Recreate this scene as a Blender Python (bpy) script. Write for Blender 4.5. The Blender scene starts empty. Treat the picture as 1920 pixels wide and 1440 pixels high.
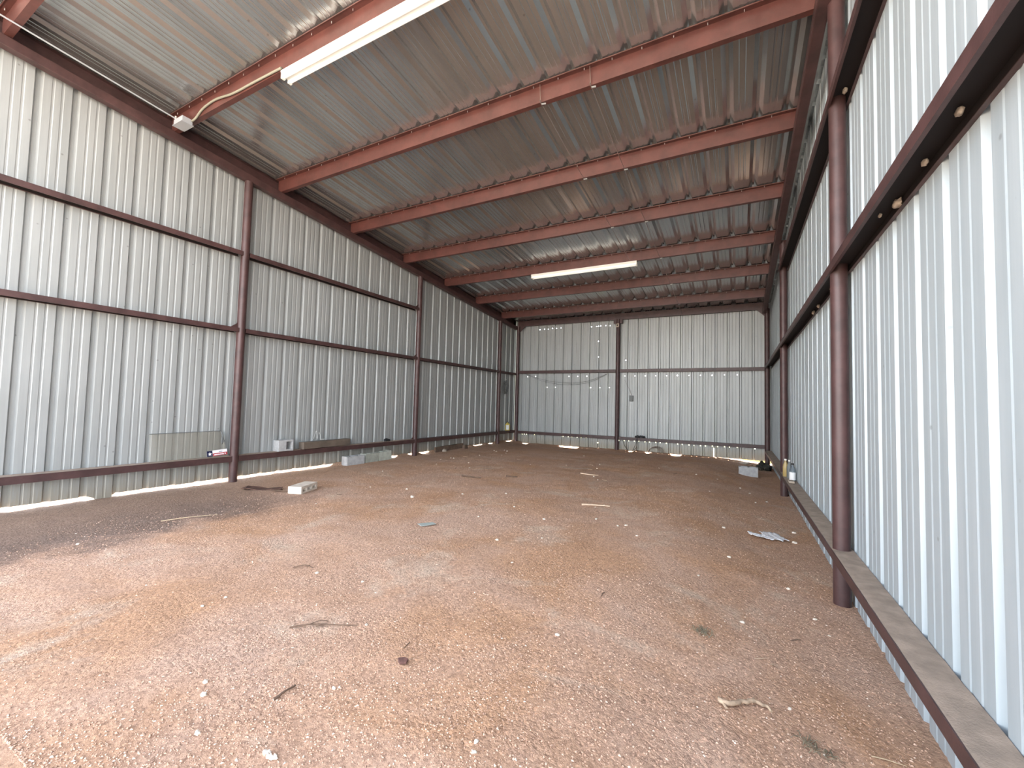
import bpy, bmesh, math, random
from mathutils import Vector, Matrix, noise
random.seed(7)
SC = bpy.context.scene
COL = SC.collection
V = Vector

# ------------------------------------------------------------------ dimensions (metres, camera over the origin)
CAMZ = 1.272
XL, XLW = -6.78, -6.94          # left frame face, left sheet
XR, XRW = 0.64, 0.79            # right girt face, right sheet
YB, YBW = 13.01, 13.16          # back frame face, back sheet
YF = -0.12                      # open front
SL = 0.0878                     # roof fall per metre
PITCH = 0.3048
def purlin_z(y): return 5.112 - SL * y
def roof_z(y): return 5.317 - SL * y
def sm(a, b, x):
    t = max(0.0, min(1.0, (x - a) / (b - a))); return t * t * (3 - 2 * t)

# ------------------------------------------------------------------ ground height
LEFT_CLOSED = [(5.72, 7.08), (7.5, 7.72), (8.02, 8.14), (8.62, 10.0), (10.42, 10.5), (11.2, 11.34), (11.82, 12.5)]
BACK_OPEN = [(-5.2, -4.55), (-6.6, -6.35), (-2.95, -2.8), (-2.45, -2.3), (-1.72, -1.45)]
def fz(x, y):
    z = -0.20 * sm(-0.9, 0.78, x)
    z += -0.09 * sm(10.4, 12.9, y) * (1 - sm(-1.0, 0.6, x)) * sm(-6.9, -6.2, x)
    z += -0.025 * sm(-6.0, -6.9, x)
    n = noise.noise(V((x * 0.9, y * 0.9, 1.3))) * 0.018 + noise.noise(V((x * 4.2, y * 4.2, 7.1))) * 0.008
    n += noise.noise(V((x * 15, y * 15, 3.1))) * 0.0035
    z += n
    if x < -6.55:
        k = 1 - sm(0.03, 0.10, abs(x + 6.94))
        for a, b in LEFT_CLOSED:
            z += 0.062 * k * sm(a - 0.16, a + 0.03, y) * (1 - sm(b - 0.03, b + 0.16, y))
    if y > 12.7:
        k = 1 - sm(0.05, 0.3, abs(y - 13.16))
        o = 0
        for a, b in BACK_OPEN:
            o = max(o, sm(a - 0.06, a + 0.04, x) * (1 - sm(b - 0.04, b + 0.06, x)))
        z += k * (0.035 * (1 - o) - 0.03 * o)
    return z

# ------------------------------------------------------------------ materials
def newmat(name):
    m = bpy.data.materials.new(name); m.use_nodes = True
    nt = m.node_tree; b = nt.nodes['Principled BSDF']
    return m, nt, b
def nd(nt, t, **kw):
    n = nt.nodes.new(t)
    for k, v in kw.items():
        if k in n.inputs: n.inputs[k].default_value = v
        else: setattr(n, k, v)
    return n
def ramp(nt, fac, stops):
    r = nt.nodes.new('ShaderNodeValToRGB')
    el = r.color_ramp.elements
    while len(el) < len(stops): el.new(0.5)
    for e, (p, c) in zip(el, stops):
        e.position = p; e.color = (c[0], c[1], c[2], 1)
    nt.links.new(fac, r.inputs['Fac']); return r.outputs['Color']
def mixc(nt, fac, a, b, mode='MIX'):
    m = nt.nodes.new('ShaderNodeMix'); m.data_type = 'RGBA'; m.blend_type = mode
    for s, v in ((0, fac), (6, a), (7, b)):
        if hasattr(v, 'links'): nt.links.new(v, m.inputs[s])
        elif s == 0: m.inputs[0].default_value = v
        else: m.inputs[s].default_value = (v[0], v[1], v[2], 1)
    return m.outputs[2]
def simple(name, col, rough=0.6, metal=0.0, var=0.0, scale=8.0, bump=0.0, bscale=60, col2=None):
    m, nt, b = newmat(name)
    b.inputs['Roughness'].default_value = rough; b.inputs['Metallic'].default_value = metal
    b.inputs['Base Color'].default_value = (*col, 1)
    if var or col2 or bump:
        tc = nd(nt, 'ShaderNodeTexCoord')
    if var or col2:
        n = nd(nt, 'ShaderNodeTexNoise', Scale=scale, Detail=6.0, Roughness=0.6)
        nt.links.new(tc.outputs['Object'], n.inputs['Vector'])
        c2 = col2 or tuple(c * (1 - var) for c in col)
        c1 = tuple(min(1, c * (1 + var)) for c in col) if not col2 else col
        nt.links.new(ramp(nt, n.outputs['Fac'], [(0.35, c2), (0.65, c1)]), b.inputs['Base Color'])
    if bump:
        n2 = nd(nt, 'ShaderNodeTexNoise', Scale=bscale, Detail=4.0)
        nt.links.new(tc.outputs['Object'], n2.inputs['Vector'])
        bp = nd(nt, 'ShaderNodeBump', Strength=bump, Distance=0.01)
        nt.links.new(n2.outputs['Fac'], bp.inputs['Height'])
        nt.links.new(bp.outputs['Normal'], b.inputs['Normal'])
    return m

def sheet_mat(name, c_lo, c_hi, streak_axis, rough=0.4, metal=0.25, rvar=0.1, bump=0.05, splash=0.0):
    """coated steel sheet: soft streaks along the ribs, scattered specks of dirt"""
    m, nt, b = newmat(name)
    tc = nd(nt, 'ShaderNodeTexCoord')
    mp = nd(nt, 'ShaderNodeMapping'); nt.links.new(tc.outputs['Object'], mp.inputs['Vector'])
    sc = [7.0, 7.0, 7.0]; sc[streak_axis] = 0.35
    mp.inputs['Scale'].default_value = sc
    n = nd(nt, 'ShaderNodeTexNoise', Scale=1.6, Detail=5.0, Roughness=0.65)
    nt.links.new(mp.outputs['Vector'], n.inputs['Vector'])
    col = ramp(nt, n.outputs['Fac'], [(0.3, c_lo), (0.7, c_hi)])
    n2 = nd(nt, 'ShaderNodeTexNoise', Scale=1.1, Detail=3.0); nt.links.new(tc.outputs['Object'], n2.inputs['Vector'])
    col = mixc(nt, 0.5, col, ramp(nt, n2.outputs['Fac'], [(0.3, (0.86, 0.86, 0.84)), (0.7, (1, 1, 1))]), 'MULTIPLY')
    v = nd(nt, 'ShaderNodeTexVoronoi', Scale=5.0); nt.links.new(tc.outputs['Object'], v.inputs['Vector'])
    spk = ramp(nt, v.outputs['Distance'], [(0.035, (0.45, 0.43, 0.4)), (0.07, (1, 1, 1))])
    col = mixc(nt, 0.6, col, spk, 'MULTIPLY')
    if splash:   # mud splashed up from the ground
        sx = nd(nt, 'ShaderNodeSeparateXYZ'); nt.links.new(tc.outputs['Object'], sx.inputs[0])
        ns = nd(nt, 'ShaderNodeTexNoise', Scale=9.0, Detail=6.0, Roughness=0.7); nt.links.new(mp.outputs['Vector'], ns.inputs['Vector'])
        ad = nd(nt, 'ShaderNodeMath', operation='MULTIPLY_ADD'); nt.links.new(ns.outputs['Fac'], ad.inputs[0]); ad.inputs[1].default_value = 0.5; nt.links.new(sx.outputs['Z'], ad.inputs[2])
        mr0 = nd(nt, 'ShaderNodeMapRange', interpolation_type='SMOOTHSTEP'); mr0.inputs['From Min'].default_value = 0.62; mr0.inputs['From Max'].default_value = 0.22; mr0.inputs['To Max'].default_value = splash
        nt.links.new(ad.outputs[0], mr0.inputs['Value'])
        col = mixc(nt, mr0.outputs['Result'], col, (0.27, 0.235, 0.175))
    nt.links.new(col, b.inputs['Base Color'])
    n3 = nd(nt, 'ShaderNodeTexNoise', Scale=3.0, Detail=4.0); nt.links.new(mp.outputs['Vector'], n3.inputs['Vector'])
    mr = nd(nt, 'ShaderNodeMapRange'); mr.inputs['To Min'].default_value = rough - rvar; mr.inputs['To Max'].default_value = rough + rvar
    nt.links.new(n3.outputs['Fac'], mr.inputs['Value']); nt.links.new(mr.outputs['Result'], b.inputs['Roughness'])
    b.inputs['Metallic'].default_value = metal
    bp = nd(nt, 'ShaderNodeBump', Strength=bump, Distance=0.02)
    n4 = nd(nt, 'ShaderNodeTexNoise', Scale=2.2, Detail=2.0); nt.links.new(tc.outputs['Object'], n4.inputs['Vector'])
    nt.links.new(n4.outputs['Fac'], bp.inputs['Height']); nt.links.new(bp.outputs['Normal'], b.inputs['Normal'])
    return m

M = {}
M['sheet_wall'] = sheet_mat('coated_sheet', (0.30, 0.315, 0.315), (0.37, 0.385, 0.385), 2, 0.46, 0.2, splash=0.75)
M['sheet_skylit'] = sheet_mat('skylit_coated_sheet', (0.335, 0.385, 0.415), (0.40, 0.45, 0.48), 2, 0.45, 0.12)  # same wall sheet, paler and bluer: skylight put into its colour
M['sheet_roof'] = sheet_mat('roof_sheet', (0.455, 0.47, 0.475), (0.505, 0.52, 0.525), 1, 0.20, 0.86, 0.02, 0.0)
M['oxide'] = simple('red_oxide_steel', (0.088, 0.031, 0.026), 0.45, 0, 0.22, 5.0, 0.05, 90)
M['maroon'] = simple('maroon_steel', (0.060, 0.029, 0.028), 0.48, 0, 0.25, 6.0, 0.05, 90)
M['hollow_dark'] = simple('near_black_hollow', (0.012, 0.008, 0.008), 0.8)
M['darksteel'] = simple('dark_brown_steel', (0.06, 0.03, 0.03), 0.5, 0, 0.25, 6.0)
M['dust'] = simple('settled_dust', (0.36, 0.28, 0.22), 0.95, 0, 0, 9.0, 0.25, 120, (0.24, 0.19, 0.15))
M['zinc'] = simple('zinc_plated', (0.62, 0.62, 0.6), 0.4, 0.6)
M['conduit'] = simple('grey_conduit', (0.36, 0.38, 0.41), 0.5, 0.1)
M['cable'] = simple('tan_cable', (0.22, 0.215, 0.17), 0.6)
M['whitepaint'] = simple('white_enamel', (0.72, 0.71, 0.67), 0.35)
M['black'] = simple('black_plastic', (0.015, 0.015, 0.017), 0.5)
M['grey'] = simple('grey_plastic', (0.14, 0.15, 0.15), 0.55)
M['wire'] = simple('dull_wire', (0.20, 0.15, 0.13), 0.6, 0.3)
M['palewire'] = simple('pale_wire', (0.6, 0.6, 0.58), 0.5)
M['concrete'] = simple('grey_concrete', (0.38, 0.38, 0.38), 0.9, 0, 0.15, 14, 0.35, 150)
M['concrete_pale'] = simple('pale_concrete', (0.60, 0.53, 0.45), 0.9, 0, 0.1, 14, 0.35, 150)
M['concrete_green'] = simple('weathered_concrete', (0.36, 0.37, 0.32), 0.95, 0, 0.15, 10, 0.35, 150)
M['timber'] = simple('weathered_timber', (0.15, 0.115, 0.088), 0.85, 0, 0, 5, 0.2, 60, (0.095, 0.075, 0.058))
M['darktimber'] = simple('dark_timber', (0.13, 0.085, 0.06), 0.9, 0, 0.3, 6, 0.2, 60)
M['rust'] = simple('rusty_plate', (0.10, 0.05, 0.035), 0.8, 0.1, 0.4, 12)
M['stick'] = simple('dry_stick', (0.40, 0.29, 0.2), 0.9, 0, 0.25, 30, 0.3, 200)
M['palestick'] = simple('bleached_stick', (0.62, 0.47, 0.34), 0.9, 0, 0.15, 30)
M['darktwig'] = simple('dark_twig', (0.12, 0.075, 0.05), 0.95, 0, 0.2, 30)
M['straw'] = simple('straw', (0.5, 0.38, 0.25), 0.9)
M['stone'] = simple('white_stone', (0.62, 0.54, 0.45), 0.8, 0, 0.12, 40)
M['tanstone'] = simple('tan_stone', (0.36, 0.30, 0.24), 0.9, 0, 0.2, 20)
M['mud'] = simple('dried_mud', (0.42, 0.35, 0.28), 0.95, 0, 0.2, 40, 0.3, 200)
M['weed'] = simple('dry_weed', (0.16, 0.13, 0.085), 0.9, 0, 0.3, 40)
M['darkrag'] = simple('dark_rag', (0.035, 0.034, 0.026), 0.9, 0, 0.4, 10)
M['yellow'] = simple('yellow_plastic', (0.62, 0.49, 0.12), 0.45)
M['paperlabel'] = simple('paper_label', (0.72, 0.72, 0.72), 0.7)
M['blue'] = simple('navy_print', (0.012, 0.014, 0.05), 0.4)
M['red'] = simple('red_print', (0.36, 0.035, 0.045), 0.4)
M['whiteprint'] = simple('white_print', (0.8, 0.78, 0.8), 0.4)
M['greyprint'] = simple('grey_print', (0.3, 0.3, 0.33), 0.4)
M['card'] = simple('grey_card', (0.34, 0.38, 0.36), 0.5)
M['bark'] = simple('dark_bark', (0.10, 0.045, 0.035), 0.9, 0, 0.3, 40)
M['amber'] = simple('amber_liquid', (0.40, 0.29, 0.12), 0.25)

def tube_mat():
    m, nt, b = newmat('fluorescent_tube')
    b.inputs['Base Color'].default_value = (0.9, 0.9, 0.86, 1); b.inputs['Roughness'].default_value = 0.25
    b.inputs['Emission Color'].default_value = (1, 0.97, 0.9, 1); b.inputs['Emission Strength'].default_value = 0.06
    return m
M['tube'] = tube_mat()
def glass_mat(name, tint, haze, hazecol):
    m = bpy.data.materials.new(name); m.use_nodes = True; nt = m.node_tree
    for n in list(nt.nodes):
        if n.type != 'OUTPUT_MATERIAL': nt.nodes.remove(n)
    out = [n for n in nt.nodes][0]
    tr = nd(nt, 'ShaderNodeBsdfTransparent'); tr.inputs['Color'].default_value = (*tint, 1)
    df = nd(nt, 'ShaderNodeBsdfDiffuse'); df.inputs['Color'].default_value = (*hazecol, 1)
    gl = nd(nt, 'ShaderNodeBsdfGlossy'); gl.inputs['Roughness'].default_value = 0.1
    fr = nd(nt, 'ShaderNodeFresnel', IOR=1.45)
    tc = nd(nt, 'ShaderNodeTexCoord'); n = nd(nt, 'ShaderNodeTexNoise', Scale=6.0, Detail=4.0)
    nt.links.new(tc.outputs['Object'], n.inputs['Vector'])
    mr = nd(nt, 'ShaderNodeMapRange'); mr.inputs['To Min'].default_value = haze * 0.7; mr.inputs['To Max'].default_value = haze * 1.3
    nt.links.new(n.outputs['Fac'], mr.inputs['Value'])
    m1 = nd(nt, 'ShaderNodeMixShader'); nt.links.new(mr.outputs['Result'], m1.inputs[0]); nt.links.new(tr.outputs[0], m1.inputs[1]); nt.links.new(df.outputs[0], m1.inputs[2])
    m2 = nd(nt, 'ShaderNodeMixShader'); fm = nd(nt, 'ShaderNodeMath', operation='MULTIPLY'); fm.inputs[1].default_value = 0.4; nt.links.new(fr.outputs[0], fm.inputs[0]); nt.links.new(fm.outputs[0], m2.inputs[0]); nt.links.new(m1.outputs[0], m2.inputs[1]); nt.links.new(gl.outputs[0], m2.inputs[2])
    nt.links.new(m2.outputs[0], out.inputs['Surface'])
    return m
M['pane'] = glass_mat('dusty_pane', (0.95, 0.94, 0.92), 0.11, (0.58, 0.55, 0.48))
M['bottle'] = glass_mat('clear_bottle', (0.72, 0.78, 0.82), 0.15, (0.4, 0.45, 0.5))

def newsprint():
    m, nt, b = newmat('newsprint')
    tc = nd(nt, 'ShaderNodeTexCoord'); w = nd(nt, 'ShaderNodeTexNoise', Scale=70.0, Detail=3.0)
    nt.links.new(tc.outputs['Object'], w.inputs['Vector'])
    nt.links.new(ramp(nt, w.outputs['Fac'], [(0.38, (0.55, 0.57, 0.62)), (0.5, (0.88, 0.87, 0.87))]), b.inputs['Base Color'])
    b.inputs['Roughness'].default_value = 0.9
    return m
M['newsprint'] = newsprint()

def dirt_mat():
    m, nt, b = newmat('red_gravel_dirt')
    geo = nd(nt, 'ShaderNodeNewGeometry'); P = geo.outputs['Position']
    def noi(scale, detail=5.0, rough=0.6, off=0.0, dist=0.0):
        mp = nd(nt, 'ShaderNodeMapping'); mp.inputs['Location'].default_value = (off, off * 1.7, 0)
        nt.links.new(P, mp.inputs['Vector'])
        n = nd(nt, 'ShaderNodeTexNoise', Scale=scale, Detail=detail, Roughness=rough, Distortion=dist)
        nt.links.new(mp.outputs['Vector'], n.inputs['Vector']); return n.outputs['Fac']
    gravel = (0.56, 0.36, 0.25); orange = (0.54, 0.325, 0.20); grey = (0.62, 0.47, 0.36); brown = (0.42, 0.265, 0.18)
    c = ramp(nt, noi(0.9, 5, 0.6, 3.0, 0.6), [(0.36, orange), (0.5, gravel), (0.64, (0.58, 0.395, 0.295))])
    g = ramp(nt, noi(1.3, 5, 0.65, 11.0, 0.5), [(0.56, (0, 0, 0)), (0.70, (1, 1, 1))])
    c = mixc(nt, g, c, grey)
    bfac = ramp(nt, noi(0.7, 5, 0.6, 23.0, 0.4), [(0.5, (0, 0, 0)), (0.72, (0.5, 0.5, 0.5))])
    c = mixc(nt, bfac, c, brown)
    # darker floor colour along the left wall and towards the back
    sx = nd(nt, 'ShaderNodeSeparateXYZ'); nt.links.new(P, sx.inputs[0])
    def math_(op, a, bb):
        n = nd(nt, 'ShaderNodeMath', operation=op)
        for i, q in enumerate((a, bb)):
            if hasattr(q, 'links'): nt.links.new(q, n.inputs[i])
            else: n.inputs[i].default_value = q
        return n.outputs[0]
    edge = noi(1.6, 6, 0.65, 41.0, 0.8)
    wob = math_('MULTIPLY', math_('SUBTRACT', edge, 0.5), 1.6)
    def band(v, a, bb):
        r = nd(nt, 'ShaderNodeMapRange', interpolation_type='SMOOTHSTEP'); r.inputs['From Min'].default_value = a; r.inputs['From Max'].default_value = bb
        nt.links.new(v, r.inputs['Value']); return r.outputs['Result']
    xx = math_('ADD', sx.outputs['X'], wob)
    left_dark = math_('MULTIPLY', math_('MULTIPLY', band(xx, -4.35, -5.1), band(sx.outputs['Y'], 4.6, 2.6)), 0.9)
    c = mixc(nt, left_dark, c, (0.19, 0.14, 0.115))
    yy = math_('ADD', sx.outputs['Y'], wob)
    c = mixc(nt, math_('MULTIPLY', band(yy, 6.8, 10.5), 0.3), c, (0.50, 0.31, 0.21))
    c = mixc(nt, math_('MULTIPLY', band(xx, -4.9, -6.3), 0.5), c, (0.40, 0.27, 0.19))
    # single grains
    vor = nd(nt, 'ShaderNodeTexVoronoi', Scale=75.0); nt.links.new(P, vor.inputs['Vector'])
    sp = nd(nt, 'ShaderNodeSeparateColor'); nt.links.new(vor.outputs['Color'], sp.inputs[0])
    grain = ramp(nt, sp.outputs[0], [(0.0, (0.62, 0.60, 0.60)), (0.5, (1, 1, 1)), (0.9, (1.0, 1.0, 1.0)), (1.0, (1.35, 1.32, 1.3))])
    c = mixc(nt, 0.75, c, grain, 'MULTIPLY')
    fine = noi(60, 4, 0.7, 5.0)
    c = mixc(nt, 0.7, c, ramp(nt, fine, [(0.3, (0.72, 0.7, 0.7)), (0.65, (1.24, 1.22, 1.2))]), 'MULTIPLY')
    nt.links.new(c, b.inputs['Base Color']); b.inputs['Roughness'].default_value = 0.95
    b.inputs['Specular IOR Level'].default_value = 0.15
    vor2 = nd(nt, 'ShaderNodeTexVoronoi', Scale=150.0); nt.links.new(P, vor2.inputs['Vector'])
    loose = ramp(nt, noi(1.7, 5, 0.65, 61.0, 0.3), [(0.42, (0.12, 0.12, 0.12)), (0.62, (1, 1, 1))])
    grit = math_('ADD', math_('MULTIPLY', vor.outputs['Distance'], -0.45), math_('MULTIPLY', vor2.outputs['Distance'], -0.3))
    h = math_('ADD', math_('MULTIPLY', grit, loose), math_('MULTIPLY', noi(45, 6, 0.75, 9.0), 0.9))
    bp = nd(nt, 'ShaderNodeBump', Strength=1.0, Distance=0.014)
    nt.links.new(h, bp.inputs['Height']); nt.links.new(bp.outputs['Normal'], b.inputs['Normal'])
    return m
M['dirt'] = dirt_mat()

def gravel_mat():
    m, nt, b = newmat('loose_gravel')
    geo = nd(nt, 'ShaderNodeNewGeometry')
    nt.links.new(ramp(nt, geo.outputs['Random Per Island'], [(0.0, (0.31, 0.20, 0.145)), (0.35, (0.50, 0.32, 0.225)), (0.75, (0.58, 0.385, 0.275)), (0.96, (0.64, 0.48, 0.37)), (1.0, (0.66, 0.58, 0.5))]), b.inputs['Base Color'])
    b.inputs['Roughness'].default_value = 0.95; b.inputs['Specular IOR Level'].default_value = 0.15
    return m
M['gravel'] = gravel_mat()

def outside_mat():
    m, nt, b = newmat('outside_ground')
    geo = nd(nt, 'ShaderNodeNewGeometry'); s = nd(nt, 'ShaderNodeSeparateXYZ'); nt.links.new(geo.outputs['Position'], s.inputs[0])
    n = nd(nt, 'ShaderNodeTexNoise', Scale=0.8, Detail=6.0); nt.links.new(geo.outputs['Position'], n.inputs['Vector'])
    grass = ramp(nt, n.outputs['Fac'], [(0.35, (0.27, 0.29, 0.10)), (0.65, (0.42, 0.40, 0.22))])
    dirt = ramp(nt, n.outputs['Fac'], [(0.35, (0.42, 0.35, 0.28)), (0.65, (0.52, 0.44, 0.36))])
    r = nd(nt, 'ShaderNodeMapRange', interpolation_type='SMOOTHSTEP'); r.inputs['From Min'].default_value = -0.8; r.inputs['From Max'].default_value = 0.4
    nt.links.new(s.outputs['Y'], r.inputs['Value'])
    nt.links.new(mixc(nt, r.outputs['Result'], dirt, grass), b.inputs['Base Color']); b.inputs['Roughness'].default_value = 1.0
    return m
M['outside'] = outside_mat()

# ------------------------------------------------------------------ mesh helpers
class MB:
    def __init__(s): s.v = []; s.f = []
    def add(s, vs, fs):
        o = len(s.v); s.v += [tuple(p) for p in vs]; s.f += [tuple(i + o for i in f) for f in fs]
    def box(s, x0, x1, y0, y1, z0, z1, mat=None):
        p = [V((x, y, z)) for z in (z0, z1) for y in (y0, y1) for x in (x0, x1)]
        if mat: p = [mat @ q for q in p]
        s.add(p, [(0, 2, 3, 1), (4, 5, 7, 6), (0, 1, 5, 4), (2, 6, 7, 3), (0, 4, 6, 2), (1, 3, 7, 5)])
    def prism(s, prof, o, u, v, w):
        """2-d outline in the u,v plane at o, swept by w"""
        n = len(prof); a = [o + u * p[0] + v * p[1] for p in prof]; b = [q + w for q in a]
        s.add(a + b, [tuple(range(n))[::-1], tuple(range(n, 2 * n))] + [(i, (i + 1) % n, (i + 1) % n + n, i + n) for i in range(n)])
    def tube(s, pts, r, n=8, closed=False):
        pts = [V(p) for p in pts]; N = len(pts); rings = []
        rr = r if isinstance(r, (list, tuple)) else [r] * N
        up = V((0, 0, 1))
        for i, p in enumerate(pts):
            t = (pts[(i + 1) % N] if (i < N - 1 or closed) else p) - (pts[i - 1] if (i > 0 or closed) else p)
            t.normalize()
            a = up if abs(t.dot(up)) < 0.95 else V((1, 0, 0))
            e1 = t.cross(a).normalized(); e2 = t.cross(e1)
            rings.append([p + (e1 * math.cos(k * 2 * math.pi / n) + e2 * math.sin(k * 2 * math.pi / n)) * rr[i] for k in range(n)])
        vs = [q for rg in rings for q in rg]; fs = []
        for i in range(N if closed else N - 1):
            j = (i + 1) % N
            for k in range(n): fs.append((i * n + k, i * n + (k + 1) % n, j * n + (k + 1) % n, j * n + k))
        if not closed: fs += [tuple(range(n))[::-1], tuple(range((N - 1) * n, N * n))]
        s.add(vs, fs)
    def lathe(s, prof, o, n=20, axis=None):
        """prof: list of (radius, height)"""
        vs = []; fs = []
        for r, h in prof:
            for k in range(n):
                a = 2 * math.pi * k / n; vs.append(V((r * math.cos(a), r * math.sin(a), h)))
        if axis: vs = [axis @ q for q in vs]
        vs = [q + V(o) for q in vs]
        for i in range(len(prof) - 1):
            for k in range(n): fs.append((i * n + k, i * n + (k + 1) % n, (i + 1) * n + (k + 1) % n, (i + 1) * n + k))
        fs += [tuple(range(n))[::-1], tuple(range((len(prof) - 1) * n, len(prof) * n))]
        s.add(vs, fs)
    def blob(s, c, rx, ry, rz, seed=0, amp=0.25, nu=12, nv=8, flat=0.0):
        vs = []; fs = []; c = V(c)
        for i in range(nv + 1):
            th = math.pi * i / nv
            for k in range(nu):
                ph = 2 * math.pi * k / nu
                d = V((math.sin(th) * math.cos(ph), math.sin(th) * math.sin(ph), math.cos(th)))
                q = 1 + amp * noise.noise(d * 1.7 + V((seed * 3.1, seed * 1.3, seed * 0.7)))
                p = V((d.x * rx, d.y * ry, d.z * rz)) * q
                if p.z < -flat * rz and flat: p.z = -flat * rz
                vs.append(c + p)
        for i in range(nv):
            for k in range(nu): fs.append((i * nu + k, (i + 1) * nu + k, (i + 1) * nu + (k + 1) % nu, i * nu + (k + 1) % nu))
        s.add(vs, fs)
    def build(s, name, mat, parent=None, smooth=None, bevel=0.0, weld=True):
        me = bpy.data.meshes.new(name); me.from_pydata(s.v, [], s.f)
        bm = bmesh.new(); bm.from_mesh(me)
        if weld: bmesh.ops.remove_doubles(bm, verts=bm.verts, dist=1e-6)
        bmesh.ops.recalc_face_normals(bm, faces=bm.faces); bm.to_mesh(me); bm.free()
        me.materials.append(mat if not isinstance(mat, str) else M[mat])
        if smooth is not None:
            me.polygons.foreach_set('use_smooth', [True] * len(me.polygons)); me.set_sharp_from_angle(angle=math.radians(smooth))
        o = bpy.data.objects.new(name, me); COL.objects.link(o)
        if parent:
            o.parent = parent
            o.matrix_parent_inverse = Matrix.Translation(-parent.location)
        if bevel:
            bv = o.modifiers.new('bevel', 'BEVEL'); bv.width = bevel; bv.segments = 2; bv.limit_method = 'ANGLE'
        return o
def tag(o, label, cat, group=None, kind=None):
    o['label'] = label; o['category'] = cat
    if group: o['group'] = group
    if kind: o['kind'] = kind
    return o
def thing(name, loc, label, cat, group=None):
    o = bpy.data.objects.new(name, None); COL.objects.link(o); o.location = loc; o.empty_display_size = 0.1
    return tag(o, label, cat, group)
def part(mb, name, mat, root, **kw):
    return mb.build(name, mat, root, **kw)
def struct(o): o['kind'] = 'structure'; return o
def zprof(d, h, l, t=0.004):
    return [(0, 0), (d, 0), (d, l), (d - t, l), (d - t, t), (t, t), (t, h), (-d, h), (-d, h - l), (t - d, h - l), (t - d, h - t), (0, h - t)]
def cprof(d, h, l, t=0.004):
    """C section: web on u=0, flanges out to u=d"""
    return [(0, 0), (d, 0), (d, l), (d - t, l), (d - t, t), (t, t), (t, h - t), (d - t, h - t), (d - t, h - l), (d, h - l), (d, h), (0, h)]
X, Y, Z = V((1, 0, 0)), V((0, 1, 0)), V((0, 0, 1))

# ------------------------------------------------------------------ ribbed sheet profile
def rib_profile(s0, s1, phase, p=PITCH, depth=0.037, pan=0.0032, hb=0.036, ht=0.017):
    pts = []
    k0 = int(math.floor((s0 - phase) / p)) - 1; k1 = int(math.ceil((s1 - phase) / p)) + 1
    for k in range(k0, k1 + 1):
        c = phase + k * p
        pts += [(c - hb, 0), (c - ht, depth), (c + ht, depth), (c + hb, 0)]
        f0, f1 = c + hb, c + p - hb
        for q in (1 / 3, 2 / 3):
            m = f0 + (f1 - f0) * q
            pts += [(m - 0.014, 0), (m - 0.006, pan), (m + 0.006, pan), (m + 0.014, 0)]
    out = []
    def at(s):
        for (a, da), (b, db) in zip(pts, pts[1:]):
            if a <= s <= b: return da + (db - da) * (s - a) / max(b - a, 1e-9)
        return 0
    out.append((s0, at(s0))); out += [q for q in pts if s0 < q[0] < s1]; out.append((s1, at(s1)))
    return out, at

# ------------------------------------------------------------------ camera
cam = bpy.data.cameras.new('camera'); cam.sensor_width = 36; cam.sensor_fit = 'HORIZONTAL'; cam.lens = 791.26 / 1920 * 36
cam.clip_start = 0.02; cam.clip_end = 500
co = bpy.data.objects.new('camera', cam); COL.objects.link(co); SC.camera = co
R_, U_, F_ = V((0.88182071, 0.47088762, 0.02563369)), V((-0.000576873, -0.053279331, 0.998579481)), V((-0.47158446, 0.88058285, 0.04671117))
mw = Matrix(((R_.x, U_.x, -F_.x, 0), (R_.y, U_.y, -F_.y, 0), (R_.z, U_.z, -F_.z, CAMZ), (0, 0, 0, 1)))
co.matrix_world = mw

# ------------------------------------------------------------------ floor and ground
def frange(a, b, st):
    n = max(1, int(round((b - a) / st))); return [a + (b - a) * i / n for i in range(n)]
FX0, FX1, FY0, FY1 = -7.5, 1.25, -1.2, 13.8
gx = frange(FX0, -6.4, 0.04) + frange(-6.4, -3.4, 0.05) + frange(-3.4, FX1, 0.035) + [FX1]
gy = frange(FY0, 0.6, 0.09) + frange(0.6, 3.5, 0.03) + frange(3.5, 12.6, 0.06) + frange(12.6, FY1, 0.04) + [FY1]
mb = MB()
nx = len(gx)
mb.v = [(x, y, fz(x, y)) for y in gy for x in gx]
mb.f = [(j * nx + i, j * nx + i + 1, (j + 1) * nx + i + 1, (j + 1) * nx + i) for j in range(len(gy) - 1) for i in range(nx - 1)]
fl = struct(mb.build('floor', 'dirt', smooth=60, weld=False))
mb = MB()
B = 90
zo = -0.06
mb.box(-B, FX0, -B, B, zo - 0.3, zo); mb.box(FX1, B, -B, B, zo - 0.3, zo - 0.14)
mb.box(FX0, FX1, -B, FY0, zo - 0.3, zo); mb.box(FX0, FX1, FY1, B, zo - 0.3, zo - 0.06)
struct(mb.build('ground', 'outside'))

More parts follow.
